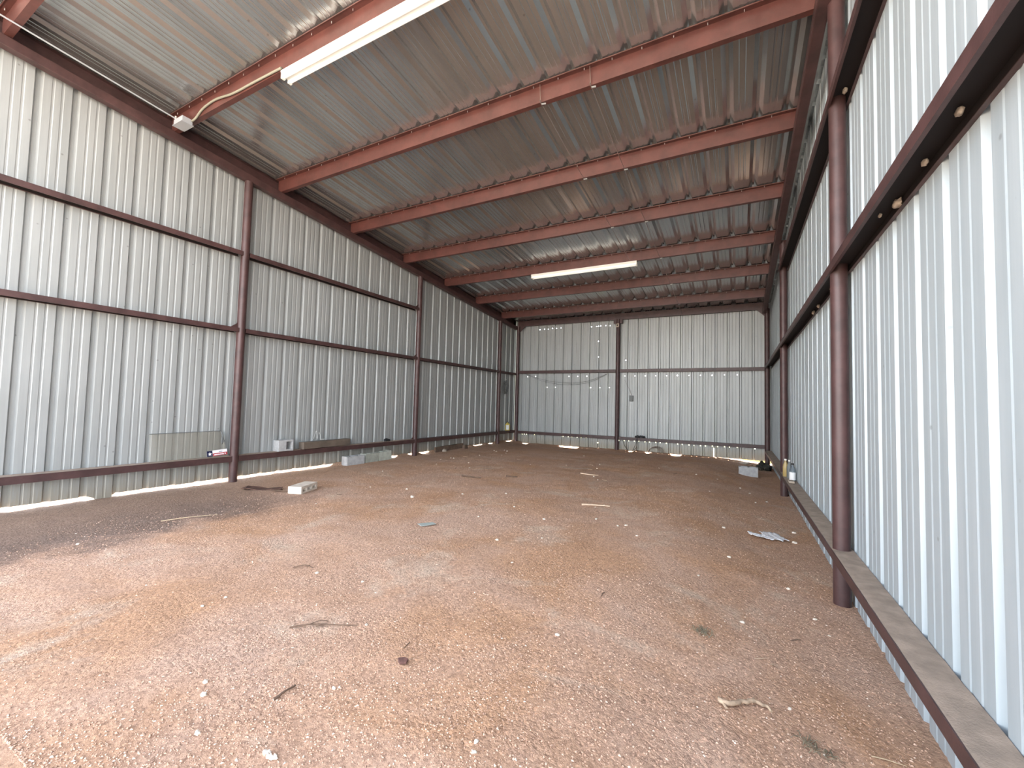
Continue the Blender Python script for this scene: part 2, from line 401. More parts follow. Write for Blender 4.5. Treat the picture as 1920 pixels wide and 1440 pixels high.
# loose gravel
vs = []; fs = []
rg = random.Random(3)
count = 0
while count < 52000:
    y = 0.55 + 6.5 * (rg.random() ** 1.9); x = rg.uniform(-5.6, 0.74)
    dd = math.hypot(x, y)
    if rg.random() > min(1, (2.0 / dd) ** 1.6): continue
    dens = 0.5 + 1.1 * noise.noise(V((x * 1.1, y * 1.1, 4.4))) + 0.35 * sm(-1.2, 0.3, x)
    if rg.random() > dens or math.hypot(x - 0.712, y - 4.15) < 0.1 or math.hypot(x + 5.265, y - 3.83) < 0.24: continue
    r = 0.0022 + 0.0042 * rg.random() ** 2.2
    z = fz(x, y) + r * 0.25
    a = rg.random() * 6.28; sx, sy, sz = r * rg.uniform(0.8, 1.5), r * rg.uniform(0.7, 1.1), r * rg.uniform(0.5, 0.9)
    ca, sa = math.cos(a), math.sin(a); o = len(vs)
    for q in ((1, 0.15, 0), (0.1, 1, 0.2), (-1, -0.1, 0.1), (-0.2, -1, 0), (0.1, 0.1, 1), (0, 0, -1)):
        px, py, pz = q[0] * sx * rg.uniform(.8, 1.1), q[1] * sy * rg.uniform(.8, 1.1), q[2] * sz
        vs.append((x + px * ca - py * sa, y + px * sa + py * ca, z + pz))
    for k in range(4):
        fs.append((o + k, o + (k + 1) % 4, o + 4)); fs.append((o + (k + 1) % 4, o + k, o + 5))
    count += 1
me = bpy.data.meshes.new('loose_gravel'); me.from_pydata(vs, [], fs); me.materials.append(M['gravel'])
o = bpy.data.objects.new('loose_gravel', me); COL.objects.link(o)
tag(o, 'loose reddish gravel scattered over the dirt floor', 'gravel', kind='stuff')

# ------------------------------------------------------------------ walls and roof
def zcol_sheet(prof, place, zbot, ztop, holes=()):
    """vertical sheet made of strips; a hole is (s0, s1, z0, z1)"""
    mb = MB()
    for (a, da), (b, db) in zip(prof, prof[1:]):
        if b - a < 1e-7: continue
        mid = (a + b) / 2
        hz = sorted((h[2], h[3]) for h in holes if h[0] <= mid <= h[1])
        z = [None]; segs = []; cur = None
        for h in hz:
            segs.append((cur, h[0])); cur = h[1]
        segs.append((cur, None))
        for lo, hi in segs:
            la = zbot(a) if lo is None else lo; lb = zbot(b) if lo is None else lo
            ha = ztop(a) if hi is None else hi; hb = ztop(b) if hi is None else hi
            mb.add([place(a, da, la), place(b, db, lb), place(b, db, hb), place(a, da, ha)], [(0, 1, 2, 3)])
    return mb
def jag(s, k, amp): return amp * noise.noise(V((s * 3.0, k, 0)))
prof, _ = rib_profile(YF, YBW + 0.03, 1.497 - PITCH * 5)
mb = zcol_sheet(prof, lambda s, d, z: V((XLW - d, s, z)), lambda s: 0.018 - 0.0020 * max(0, s - 5) + jag(s, 1, 0.008) - 0.07 * sm(2.18, 2.24, s) * (1 - sm(2.36, 2.42, s)), lambda s: roof_z(s) + 0.04)
struct(mb.build('wall_left', 'sheet_wall'))
PR = 0.335
prof, _ = rib_profile(YF, YBW + 0.03, 2.10 - PR * 8, p=PR)
mb = zcol_sheet(prof, lambda s, d, z: V((XRW + d, s, z)), lambda s: -0.24 + 0.03 * sm(4.5, 5, s) + jag(s, 2, 0.015), lambda s: roof_z(s) + 0.04)
struct(mb.build('wall_right', 'sheet_skylit'))
# back sheet with old nail holes
HO = [(-5.62,3.79)]
hole_px = [(632,278),(676,275),(708,273),(749,268),(782,266),(825,264),(1097,252),(1146,250),(1163,248),(1180,244),(1229,242),(1266,241),(1162,384),(1162,524),(525,703),(596,700),(897,699),(976,699),(1057,698),(698,797),(773,797),(1091,800),(1174,800),(1259,800),(1408,555),(1400,697),(475,1218),(495,1218),(515,1220),(587,1222),(842,1240),(890,1243),(921,1244),(970,1246),(1005,1248),(1050,1250),(1154,1297)]
hole_px2 = [(142,652),(228,652),(315,652),(403,650),(495,650),(585,648),(683,648),(780,647),(878,647),(982,644),(1090,643),(90,1196),(137,1198),(175,1200),(222,1202),(260,1204),(312,1208),(350,1210),(402,1213),(440,1216),(492,1220),(587,1226),(625,1230),(683,1234),(725,1238),(780,1240),(822,1242),(880,1244),(925,1248),(983,1250),(1025,1253),(1090,1256),(1240,1267)]
px = [(880 + a * .20833, 560 + b * .20833) for a, b in hole_px] + [(1140 + a * .22222, 560 + b * .22222) for a, b in hole_px2]
def on_back(u, v, y):
    d = F_ + R_ * ((u - 960) / 791.26) + U_ * ((720 - v) / 791.26); t = y / d.y
    return d.x * t, CAMZ + d.z * t
holes = []
for i, (u, v) in enumerate(px):
    x, z = on_back(u, v, YBW); r = 0.010 if i % 3 else 0.013
    holes.append((x - r, x + r, z - r, z + r))
x, z0 = on_back(1338.4, 858, YBW); _, z1 = on_back(1338.4, 840, YBW)
holes.append((x - 0.012, x + 0.012, z0, z1))
prof, at = rib_profile(XLW - 0.03, XRW + 0.03, -2.979)
cuts = sorted({h[0] for h in holes} | {h[1] for h in holes})
prof = sorted(prof + [(c, at(c)) for c in cuts])
def merge_holes(hs):
    return hs
mb = zcol_sheet(prof, lambda s, d, z: V((s, YBW + d, z)), lambda s: -0.075 + jag(s, 3, 0.012), lambda s: roof_z(YBW) + 0.035, holes)
struct(mb.build('wall_back', 'sheet_wall'))
# roof sheet, ribs running down the slope
prof, _ = rib_profile(XLW - 0.12, XRW + 0.12, -0.10, depth=0.030, hb=0.058, ht=0.014)
mb = MB()
ys = frange(YF - 0.15, YBW + 0.25, 1.0) + [YBW + 0.25]
for (a, da), (b, db) in zip(prof, prof[1:]):
    for y0, y1 in zip(ys, ys[1:]):
        mb.add([V((a, y0, roof_z(y0) + da)), V((b, y0, roof_z(y0) + db)), V((b, y1, roof_z(y1) + db)), V((a, y1, roof_z(y1) + da))], [(0, 1, 2, 3)])
struct(mb.build('ceiling', 'sheet_roof'))

# ------------------------------------------------------------------ roof frame
purlins = [(1.19, 'roof purlin in the top left corner of the view'),
    (2.72, 'red roof purlin carrying the near tube light and the curling cable'),
    (4.254, 'red roof purlin right behind the near tube light, two hanging wires hooked on it'),
    (5.777, 'red roof purlin second behind the one with the near tube light'),
    (7.303, 'red roof purlin right in front of the one carrying the far tube light'),
    (8.87, 'red roof purlin carrying the far tube light'),
    (10.40, 'dark red roof purlin right behind the far tube light'),
    (11.95, 'dark red roof purlin last before the eave over the back wall')]
XP0, XP1 = XL - 0.08, 0.69
for y, lab in purlins:
    t = thing('roof_purlin', (-3, y, purlin_z(y)), lab, 'purlin', 'purlins under the roof sheet')
    mb = MB(); mb.prism(zprof(0.062, 0.199, 0.012), V((XP0, y, purlin_z(y))), Y, Z, X * (XP1 - XP0))
    part(mb, 'channel', 'oxide', t)
    if y > 0:
        k = 0; xs = -0.10 + PITCH / 2
        while xs - PITCH > XL: xs -= PITCH
        while xs < 0.6:
            q = MB(); zz = roof_z(y - 0.03) - 0.004
            q.tube([(xs, y - 0.03, zz + 0.002), (xs, y - 0.03, zz - 0.03)], 0.004, 6)
            part(q, 'screw', 'zinc', t); xs += PITCH
t = thing('eave_beam', (-3, YB, purlin_z(YB)), 'dark eave beam along the top of the back wall', 'beam')
mb = MB(); mb.prism(cprof(0.065, 0.19, 0.018), V((XL, YB, purlin_z(YB))), Y, Z, X * (0.72 - XL)); part(mb, 'channel', 'darksteel', t)
for sx, xx in ((1, XL + 0.09), (-1, 0.645)):
    q = MB(); q.prism([(0, 0), (0.2, 0), (0, -0.2)], V((xx, YB + 0.002, purlin_z(YB))), X * sx, Z, Y * 0.008); part(q, 'gusset', 'darksteel', t)
def sweep_box(x0, x1, dz0, dz1, y0=YF, y1=YB):
    mb = MB()
    o = V((x0, y0, purlin_z(y0) + dz0)); mb.prism([(0, 0), (x1 - x0, 0), (x1 - x0, dz1 - dz0), (0, dz1 - dz0)], o, X, Z, V((0, y1 - y0, -SL * (y1 - y0)))); return mb
tag(sweep_box(XL - 0.10, XL, -0.117, 0).build('rake_beam', 'maroon', bevel=0.008), 'maroon sloping beam along the top of the left wall', 'beam')
tag(sweep_box(0.575, 0.675, -0.117, 0).build('rake_beam', 'maroon', bevel=0.008), 'brown sloping beam along the top of the right wall', 'beam')
mb = MB(); y0 = YF
mb.prism([(-p[0], p[1]) for p in cprof(-0.05, 0.2, 0.0041)], V((XLW + 0.008, y0, purlin_z(y0))), X, Z, V((0, YB - y0, -SL * (YB - y0))))
tag(mb.build('edge_channel', 'darksteel'), 'dark roof edge channel lying on the beam over the left wall', 'channel')

# ------------------------------------------------------------------ posts
def post(name, x, y, z0, z1, mat, label, r=0.0575, n=24):
    t = thing(name, (x, y, z0), label, 'post', 'posts of the steel frame')
    q = MB(); q.tube([(x, y, z0), (x, y, z1)], r, n); part(q, 'pipe', mat, t, smooth=40)
    return t
XPL = XL - 0.045
PY = [3.757, 7.88, 11.85]
pl = ['left wall pipe post nearest the camera, beside the pane with the sticker', 'left wall pipe post second from the camera, beyond the timber', 'left wall pipe post third from the camera, close to the back corner']
for y, l in zip(PY, pl):
    t = post('frame_post', XPL, y, fz(XPL, y) - 0.15, purlin_z(y) - 0.117 + 0.004, 'maroon', l, 0.06)
post('corner_post', XL, YB + 0.03, -0.25, purlin_z(YB) + 0.02, 'darksteel', 'black corner post where the left and back walls meet', 0.06)
t = post('frame_post', -3.28, YB + 0.03, -0.3, purlin_z(YB) + 0.01, 'darksteel', 'black post in the middle of the back wall', 0.062)
q = MB(); q.box(-3.42, -3.14, YB + 0.0, YB + 0.05, purlin_z(YB) - 0.12, purlin_z(YB)); part(q, 'cap_plate', 'darksteel', t)
post('corner_post', 0.69, YB + 0.03, -0.35, purlin_z(YB) + 0.01, 'maroon', 'brown corner post where the right and back walls meet', 0.062)
for y, l in ((4.15, 'tall brown pipe post on the right wall, nearest the camera'), (8.75, 'brown pipe post on the right wall beside the bottles')):
    post('pipe_post', 0.712, y, -0.4, purlin_z(y) - 0.06, 'maroon', l, 0.0575, 32)

# ------------------------------------------------------------------ girts
GH = 0.066
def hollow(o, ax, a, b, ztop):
    # inner faces of the channel get a near-black colour
    o.data.materials.append(M['hollow_dark']); lo, hi = min(a, b), max(a, b)
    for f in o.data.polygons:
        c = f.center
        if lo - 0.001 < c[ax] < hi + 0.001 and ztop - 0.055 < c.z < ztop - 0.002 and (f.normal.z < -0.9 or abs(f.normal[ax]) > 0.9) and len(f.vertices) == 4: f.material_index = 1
def girt_along_y(x, dirx, y0, y1, ztop, label, depth, gusset=False, h=GH, dust=False, mat='maroon'):
    t = thing('wall_girt', (x, (y0 + y1) / 2, ztop), label, 'girt', 'girts of the steel frame')
    # web on top, open side down
    pr = [(p[1], -p[0]) for p in cprof(h, depth, 0.02)]
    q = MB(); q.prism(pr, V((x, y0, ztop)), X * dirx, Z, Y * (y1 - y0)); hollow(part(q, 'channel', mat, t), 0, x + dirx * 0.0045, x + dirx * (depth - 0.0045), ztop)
    if gusset:
        q = MB(); q.prism([(0, 0), (-0.11, 0), (-0.09, 0.018), (0, 0.085)], V((x + dirx * 0.03, y1, ztop)), Y, Z, X * (dirx * 0.007)); part(q, 'gusset', mat, t)
    if dust:
        q = MB(); n = max(8, int((y1 - y0) / 0.06)); cols = 5
        vs = []
        for i in range(n + 1):
            yy = y0 + (y1 - y0) * i / n
            for j in range(cols + 1):
                u = 0.003 + (depth - 0.006) * j / cols
                if j == 0: u += 0.003 * (1 + noise.noise(V((yy * 9, 0, 2))))
                hh = 0.0005 if j in (0,) else 0.004 + 0.0035 * noise.noise(V((u * 40, yy * 12, 5)))
                vs.append(V((x + dirx * u, yy, ztop + hh)))
        q.add(vs, [(i * (cols + 1) + j, i * (cols + 1) + j + 1, (i + 1) * (cols + 1) + j + 1, (i + 1) * (cols + 1) + j) for i in range(n) for j in range(cols)])
        o = part(q, 'dust_coat', 'dust', t, smooth=60); o['label'] = 'tan dust lying on top'
    return t
LD = 0.15
bays = [(YF, PY[0] - 0.05, 'in the bay nearest the camera'), (PY[0] + 0.05, PY[1] - 0.05, 'between the first and second posts'), (PY[1] + 0.05, PY[2] - 0.05, 'between the second and third posts'), (PY[2] + 0.05, YB - 0.02, 'in the short bay by the back corner')]
for i, (a, b, w) in enumerate(bays):
    if i < 2: girt_along_y(XL, -1, a, b, 3.535, 'upper girt of the left wall ' + w, LD, gusset=(i == 1))
    girt_along_y(XL, -1, a, b, 2.335, 'middle girt of the left wall ' + w, LD, gusset=i < 3)
    girt_along_y(XL, -1, a, b, 0.365, 'lowest girt of the left wall ' + w, LD, gusset=i in (1, 2), h=0.085, dust=i < 2)
girt_along_y(XR, 1, YF, 8.80, 3.815, 'upper girt of the right wall, ending at the far pipe post', LD)
girt_along_y(XR, 1, YF, YB, 2.445, 'middle girt of the right wall, nests stuck in its hollow', LD)
girt_along_y(XR, 1, YF, YB, 0.209, 'lowest girt of the right wall, covered in tan dust', LD, dust=True)
for (a, b, w) in ((XL + 0.06, -3.345, 'left of the middle post'), (-3.215, 0.63, 'right of the middle post')):
    for z, nm in ((2.42, 'upper'), (0.345, 'lower')):
        t = thing('wall_girt', ((a + b) / 2, YB, z), nm + ' girt of the back wall ' + w, 'girt', 'girts of the steel frame')
        q = MB(); q.prism([(p[1], -p[0]) for p in cprof(0.09, 0.14, 0.02)], V((a, YB, z)), Y, Z, X * (b - a)); part(q, 'channel', 'maroon', t)

# ------------------------------------------------------------------ tube lights
def tube_light(x0, x1, y, label):
    zb = purlin_z(y)
    t = thing('tube_light', ((x0 + x1) / 2, y, zb), label, 'light fixture', 'strip lights under the purlins')
    y0 = y - 0.012; w = 0.13; yc = y0 + w / 2
    q = MB(); q.prism([(0, 0), (w, 0), (w, -0.02), (w * 0.68, -0.052), (w * 0.32, -0.052), (0, -0.02)], V((x0, y0, zb - 0.001)), Y, Z, X * (x1 - x0)); part(q, 'housing', 'whitepaint', t, bevel=0.003)
    for yy in (y0 + 0.026, y0 + w - 0.026):
        q = MB(); q.tube([(x0 + 0.03, yy, zb - 0.066), (x1 - 0.03, yy, zb - 0.066)], 0.019, 16); part(q, 'tube', 'tube', t, smooth=40)
        for xx in (x0, x1 - 0.03):
            q = MB(); q.box(xx, xx + 0.03, yy - 0.021, yy + 0.021, zb - 0.09, zb - 0.02); part(q, 'socket', 'whitepaint', t, bevel=0.004)
    return t
tube_light(-4.44, -2.0, 2.72, 'long white twin tube light overhead, close to the camera')
tube_light(-4.31, -1.865, 8.87, 'long white twin tube light far back under the roof')

# ------------------------------------------------------------------ wiring at the roof
zc = purlin_z(2.62)
q = MB(); q.tube([(-6.46, YF, purlin_z(YF) - 0.014), (-6.46, 2.6, purlin_z(2.6) - 0.014)], 0.0085, 10)
tag(q.build('electrical_conduit', 'conduit', smooth=40), 'straight grey conduit running along the roof above the left wall', 'conduit')
t = thing('junction_box', (-6.38, 2.66, 4.83), 'grey junction box at the left end of the purlin with the near light', 'box')
q = MB(); q.box(-6.5, -6.28, 2.59, 2.71, 4.79, 4.865); part(q, 'box_body', 'conduit', t, bevel=0.006)
q = MB(); q.box(-6.51, -6.27, 2.58, 2.72, 4.782, 4.79); part(q, 'cover', 'conduit', t)
q = MB(); q.tube([(-6.46, 2.595, 4.862), (-6.46, 2.595, 4.90)], 0.012, 8); part(q, 'fitting', 'zinc', t, smooth=40)
def spline(pts, n=8):
    pts = [V(p) for p in pts]; out = []
    for i in range(len(pts) - 1):
        p0, p1, p2, p3 = pts[max(0, i - 1)], pts[i], pts[i + 1], pts[min(len(pts) - 1, i + 2)]
        for k in range(n):
            u = k / n
            out.append(0.5 * ((2 * p1) + (p2 - p0) * u + (2 * p0 - 5 * p1 + 4 * p2 - p3) * u * u + (3 * p1 - p0 - 3 * p2 + p3) * u ** 3))
    out.append(pts[-1]); return out
q = MB(); q.tube(spline([(-6.30, 2.70, 4.845), (-6.19, 2.70, 4.86), (-6.03, 2.702, 4.935), (-5.75, 2.703, 4.962), (-5.43, 2.703, 4.92), (-5.22, 2.703, 4.905), (-5.0, 2.704, 4.905), (-4.42, 2.704, 4.89)]), 0.013, 10)
tag(q.build('flexible_cable', 'cable', smooth=60), 'grey flexible cable curling along the red purlin to the near light', 'cable')
for xw, y0, y1, lab in ((-1.99, 4.235, 8.84, 'left one of two thin wires strung under the purlins, ending at the far light'), (-1.40, 4.235, 13.0, 'right one of two thin wires strung under the purlins, reaching the back wall')):
    t = thing('hanging_wire', (xw, y0, purlin_z(y0)), lab, 'wire', 'thin wires under the roof')
    pts = [(xw - 0.01, y0 - 0.008, purlin_z(y0) + 0.2), (xw, y0 - 0.006, purlin_z(y0) + 0.0), (xw, y0 + 0.02, purlin_z(y0) - 0.012)]
    yy = [p for p, _ in purlins if y0 < p < y1] + [y1]
    prev = y0
    for p in yy:
        m = (prev + p) / 2
        pts.append((xw + 0.004, m, purlin_z(m) - 0.035)); pts.append((xw, p, purlin_z(p) - 0.01)); prev = p
    q = MB(); q.tube(spline(pts, 5), 0.0042, 6); part(q, 'strand', 'wire', t, smooth=60)
    for p in [y0 + 0.02] + yy[:-1] + ([11.95] if xw > -1.5 else []):
        q = MB(); q.tube([(xw, p + 0.0, purlin_z(p) - 0.024), (xw + 0.04, p + 0.03, purlin_z(p) - 0.008)], 0.0095, 6); part(q, 'clip', 'zinc', t)

# ------------------------------------------------------------------ things along the left wall
ZG = 0.365 + 0.006
t = thing('glass_pane', (-6.83, 3.2, ZG), 'dusty glass pane leaning on the left wall girt with a star sticker', 'pane')
def pane_pt(y, s):  # s 0 bottom .. 1 top
    return V((-6.815 - 0.11 * s, y, ZG + 0.375 * s))
a, b_, c_, d_ = pane_pt(2.69, 0), pane_pt(3.665, 0), pane_pt(3.60, 1), pane_pt(2.715, 0.985)
th = V((0.006, 0, 0.0015))
q = MB(); q.add([a, b_, c_, d_, a + th, b_ + th, c_ + th, d_ + th], [(0, 1, 2, 3), (7, 6, 5, 4), (0, 4, 5, 1), (1, 5, 6, 2), (2, 6, 7, 3), (3, 7, 4, 0)])
part(q, 'sheet', 'pane', t)
q = MB(); q.tube([d_ + th * 1.2, c_ + th * 1.2], 0.006, 6); q.tube([c_ + th * 1.2, pane_pt(3.63, 0.55) + th], 0.007, 6); o = part(q, 'edge_strip', 'grey', t); o['label'] = 'dark strip along the top edge'
q = MB(); q.blob(pane_pt(3.60, 0.62) + th * 2, 0.006, 0.018, 0.06, 2); o = part(q, 'clip', 'grey', t); o['label'] = 'dark clip on the right edge'
def on_pane(y, z, off): s = (z - ZG) / 0.375; return pane_pt(y, s) + V((0.008 + off, 0, 0.002))
def pquad(y0, y1, z0, z1, off, rise=0.02):
    k = lambda y: rise * (y - 3.36) / 0.3
    q = MB(); f = [on_pane(y0, z0 + k(y0), off), on_pane(y1, z0 + k(y1), off), on_pane(y1, z1 + k(y1), off), on_pane(y0, z1 + k(y0), off)]
    g = [p + V((0.0012, 0, 0)) for p in f]
    q.add(f + g, [(0, 1, 2, 3), (7, 6, 5, 4), (0, 4, 5, 1), (1, 5, 6, 2), (2, 6, 7, 3), (3, 7, 4, 0)]); return q
st = part(pquad(3.375, 3.655, ZG + 0.008, ZG + 0.088, 0.0), 'sticker', 'whiteprint', t); st['label'] = 'flag sticker with a white star on blue'
part(pquad(3.375, 3.452, ZG + 0.008, ZG + 0.088, 0.0014), 'blue_field', 'blue', st)
part(pquad(3.455, 3.655, ZG + 0.008, ZG + 0.046, 0.0014), 'red_bar', 'red', st)
q = MB(); cy, cz = 3.415, ZG + 0.047; ring = []
for k in range(10):
    rr = 0.029 if k % 2 == 0 else 0.0118; an = math.pi / 2 + k * math.pi / 5
    ring.append(on_pane(cy + rr * math.cos(an), cz + rr * math.sin(an), 0.003))
q.add(ring + [p + V((0.001, 0, 0)) for p in ring], [tuple(range(10)), tuple(range(10, 20))[::-1]] + [(i, (i + 1) % 10, (i + 1) % 10 + 10, i + 10) for i in range(10)])
part(q, 'star', 'whiteprint', st)
q = MB(); yy = 3.47; rs = random.Random(5)
while yy < 3.60:
    w = rs.uniform(0.006, 0.012); e = pquad(yy, yy + w, ZG + 0.016, ZG + 0.016 + rs.uniform(0.014, 0.02), 0.003); q.add([V(p) for p in e.v], e.f); yy += w + 0.003
part(q, 'lettering', 'whiteprint', st)
part(pquad(3.615, 3.632, ZG + 0.018, ZG + 0.034, 0.003), 'small_star', 'whiteprint', st)
part(pquad(3.54, 3.585, ZG + 0.056, ZG + 0.068, 0.003), 'fine_print', 'greyprint', st)

def bar_from(q, p0, p1, w, h):
    p0, p1 = V(p0), V(p1); d = p1 - p0; s = V((-d.y, d.x, 0)).normalized() * w / 2
    q.add([p0 - s, p0 + s, p0 + s + Z * h, p0 - s + Z * h, p1 - s, p1 + s, p1 + s + Z * h, p1 - s + Z * h], [(0, 1, 2, 3), (7, 6, 5, 4), (0, 4, 5, 1), (1, 5, 6, 2), (2, 6, 7, 3), (3, 7, 4, 0)])
def hollow_block(name, c, size, rz, cores, mat, label, group=None, axis='z', tilt=None, blind=False):
    """concrete block with through cores: outer walls and webs, cores open along the given axis"""
    L, W, H = size
    t = thing(name, c, label, 'block', group)
    q = MB(); tw = 0.03
    if axis == 'z': a1, a2, ax = L, W, H
    elif axis == 'y': a1, a2, ax = L, H, W
    else: a1, a2, ax = W, H, L
    xs = [0]
    for (s, e) in cores: xs += [s, e]
    xs.append(1)
    def emit(u0, u1, v0, v1):
        for wv in ((0, 1),):
            if axis == 'z': q.box((u0 - .5) * L, (u1 - .5) * L, (v0 - .5) * W, (v1 - .5) * W, 0, H)
            elif axis == 'y': q.box((u0 - .5) * L, (u1 - .5) * L, -W / 2, W / 2, v0 * H, v1 * H)
            else: q.box(-L / 2, L / 2, (u0 - .5) * W, (u1 - .5) * W, v0 * H, v1 * H)
    k = tw / a2
    vlo, vhi = k, 1 - k
    # one closed outline per core layer, built as a framed face with holes (bridged)
    def P(u, v, s):
        if axis == 'z': return V(((u - .5) * L, (v - .5) * W, s * H))
        if axis == 'y': return V(((u - .5) * L, (s - .5) * W, v * H))
        return V(((s - .5) * L, (u - .5) * W, v * H))
    us = xs; vsn = [0, vlo, vhi, 1]
    iscore = lambda i, j: j == 1 and i % 2 == 1
    nu, nv = len(us), 4
    for s in (0, 1):
        for i in range(nu - 1):
            for j in range(3):
                if iscore(i, j): continue
                q.add([P(us[i], vsn[j], s), P(us[i + 1], vsn[j], s), P(us[i + 1], vsn[j + 1], s), P(us[i], vsn[j + 1], s)], [(0, 1, 2, 3)])
    def side(u0, v0, u1, v1): q.add([P(u0, v0, 0), P(u1, v1, 0), P(u1, v1, 1), P(u0, v0, 1)], [(0, 1, 2, 3)])
    for i in range(nu - 1):
        side(us[i], 0, us[i + 1], 0); side(us[i], 1, us[i + 1], 1)
        if i % 2 == 1:
            side(us[i], vlo, us[i + 1], vlo); side(us[i], vhi, us[i + 1], vhi); side(us[i], vlo, us[i], vhi); side(us[i + 1], vlo, us[i + 1], vhi)
    for j in range(3):
        side(0, vsn[j], 0, vsn[j + 1]); side(1, vsn[j], 1, vsn[j + 1])
    if blind: q.box(-L / 2 + 0.004, L / 2 - 0.004, W / 2 - 0.03, W / 2 - 0.004, 0.004, H - 0.004)
    mt = Matrix.Translation(V(c)) @ Matrix.Rotation(rz, 4, 'Z')
    if tilt: mt = mt @ Matrix.Rotation(tilt[0], 4, tilt[1])
    q.v = [tuple(mt @ V(p)) for p in q.v]
    part(q, 'block_body', mat, t, bevel=0.004)
    return t
hollow_block('concrete_block', (-6.84, 4.565, ZG), (0.27, 0.15, 0.185), math.radians(90), [(0.52, 0.9)], 'concrete', 'small grey hollow block on the left wall girt beside the timber', axis='y', blind=True)
t = thing('timber_baulk', (-6.85, 5.4, ZG), 'thick weathered timber lying on the left wall girt', 'timber')
q = MB(); bar_from(q, (-6.80, 4.87, ZG + 0.004), (-6.87, 5.95, ZG + 0.004), 0.13, 0.12); part(q, 'baulk', 'timber', t, bevel=0.006)
q = MB(); pts = []
rs = random.Random(11)
for k in range(16): pts.append((-6.85 + rs.uniform(-.05, .04), 5.12 + k * 0.016 + rs.uniform(-.04, .04), ZG + 0.135 + rs.uniform(0, .17) * (1 if 2 < k < 11 else 0.15)))
q.tube(spline(pts, 4), 0.003, 5); tag(q.build('wire_scrap', 'palewire', smooth=60), 'tangled pale wire scrap standing on the timber', 'wire')
q = MB(); q.blob((-6.86, 6.98, ZG + 0.025), 0.035, 0.07, 0.04, 4, 0.5); q.blob((-6.86, 7.06, ZG + 0.02), 0.025, 0.04, 0.028, 6, 0.5)
tag(q.build('dark_lump', 'black', smooth=50), 'small black lump on the left wall girt before the second post', 'scrap')

hollow_block('cored_block', (-5.19 - 0.075, 3.64 + 0.19, fz(-5.27, 3.83) - 0.004), (0.39, 0.19, 0.098), math.radians(113), [(0.1, 0.3), (0.4, 0.6), (0.7, 0.9)], 'concrete_pale', 'cream cored block lying alone on the dirt near the left wall', axis='y', blind=True)
q = MB(); n = 10; vs = []
outl = [(-6.0, 3.42), (-5.86, 3.40), (-5.74, 3.52), (-5.55, 3.70), (-5.60, 3.76), (-5.78, 3.66), (-5.9, 3.60), (-6.02, 3.52)]
top = [V((x, y, fz(x, y) + 0.022 + 0.02 * math.sin(i * 2.1))) for i, (x, y) in enumerate(outl)]; bot = [p - Z * 0.008 for p in top]
k = len(outl); q.add(top + bot, [tuple(range(k)), tuple(range(k, 2 * k))[::-1]] + [(i, (i + 1) % k, (i + 1) % k + k, i + k) for i in range(k)])
tag(q.build('rusty_plate', 'rust'), 'bent dark rusty plate on the dirt left of the cream block', 'plate')
q = MB(); q.tube([(-5.62, 3.6, fz(-5.62, 3.6) + 0.012), (-5.33, 3.66, fz(-5.33, 3.66) + 0.012)], 0.009, 6); tag(q.build('dark_stick', 'darktwig'), 'short dark stick between the rusty plate and the cream block', 'stick')
for y0, wd, h, rz, tl, mt, lab in ((6.02, 0.42, 0.19, 88, None, 'concrete', 'grey concrete block under the left girt, first of three in a row'), (6.47, 0.36, 0.19, 92, (0.03, 'Y'), 'concrete_green', 'pale concrete block under the left girt, middle of three in a row'), (6.86, 0.36, 0.20, 86, (-0.10, 'Y'), 'concrete_green', 'tilted concrete block under the left girt, last of three in a row')):
    hollow_block('concrete_block', (-6.82 + (0.04 if y0 < 6.1 else 0), y0, fz(-6.75, y0) - 0.015), (wd, 0.17, h), math.radians(rz), [(0.12, 0.44), (0.56, 0.88)], mt, lab, 'blocks under the left wall girt', tilt=tl)
q = MB(); bar_from(q, (-6.86, 8.70, fz(-6.8, 8.8) - 0.02), (-6.86, 9.95, fz(-6.8, 9.9) - 0.01), 0.05, 0.15); tag(q.build('board', 'darktimber', bevel=0.005), 'dark board on edge against the foot of the left wall', 'board')
q = MB(); q.box(-6.78, -6.70, 9.82, 9.98, fz(-6.74, 9.9) - 0.01, fz(-6.74, 9.9) + 0.10); tag(q.build('wood_chunk', 'darktimber', bevel=0.01), 'dark wood chunk at the far end of the board', 'wood')
q = MB(); q.blob((-6.74, 8.95, fz(-6.74, 8.95) + 0.03), 0.05, 0.09, 0.045, 3, 0.3, flat=0.8); tag(q.build('rock', 'tanstone', smooth=60), 'tan rock on the dirt in front of the dark board', 'rock')

# corner things
t = thing('plastic_jug', (-6.84, 12.55, ZG), 'yellow plastic jug on the girt in the back left corner', 'jug')
q = MB(); q.lathe([(0.07, 0), (0.085, 0.01), (0.085, 0.2), (0.06, 0.235), (0.028, 0.25), (0.028, 0.27)], (-6.85, 12.55, ZG - 0.004), 20); part(q, 'jug_body', 'yellow', t, smooth=40)
q = MB(); q.lathe([(0.034, 0), (0.034, 0.03)], (-6.85, 12.55, ZG + 0.262), 14); part(q, 'cap', 'black', t, smooth=40)
q = MB(); q.tube(spline([(-6.82, 12.50, ZG + 0.26), (-6.80, 12.44, ZG + 0.28), (-6.80, 12.42, ZG + 0.22), (-6.81, 12.46, ZG + 0.18)]), 0.009, 8); part(q, 'handle', 'yellow', t, smooth=60)
q = MB(); q.prism([(0.088 * math.cos(a), 0.088 * math.sin(a)) for a in [math.radians(k) for k in range(-100, -20, 8)]] + [(0.0865 * math.cos(a), 0.0865 * math.sin(a)) for a in [math.radians(k) for k in range(-28, -108, -8)]], V((-6.85, 12.55, ZG + 0.03)), X, Y, Z * 0.15); o = part(q, 'jug_label', 'paperlabel', t); o['label'] = 'pale paper label'
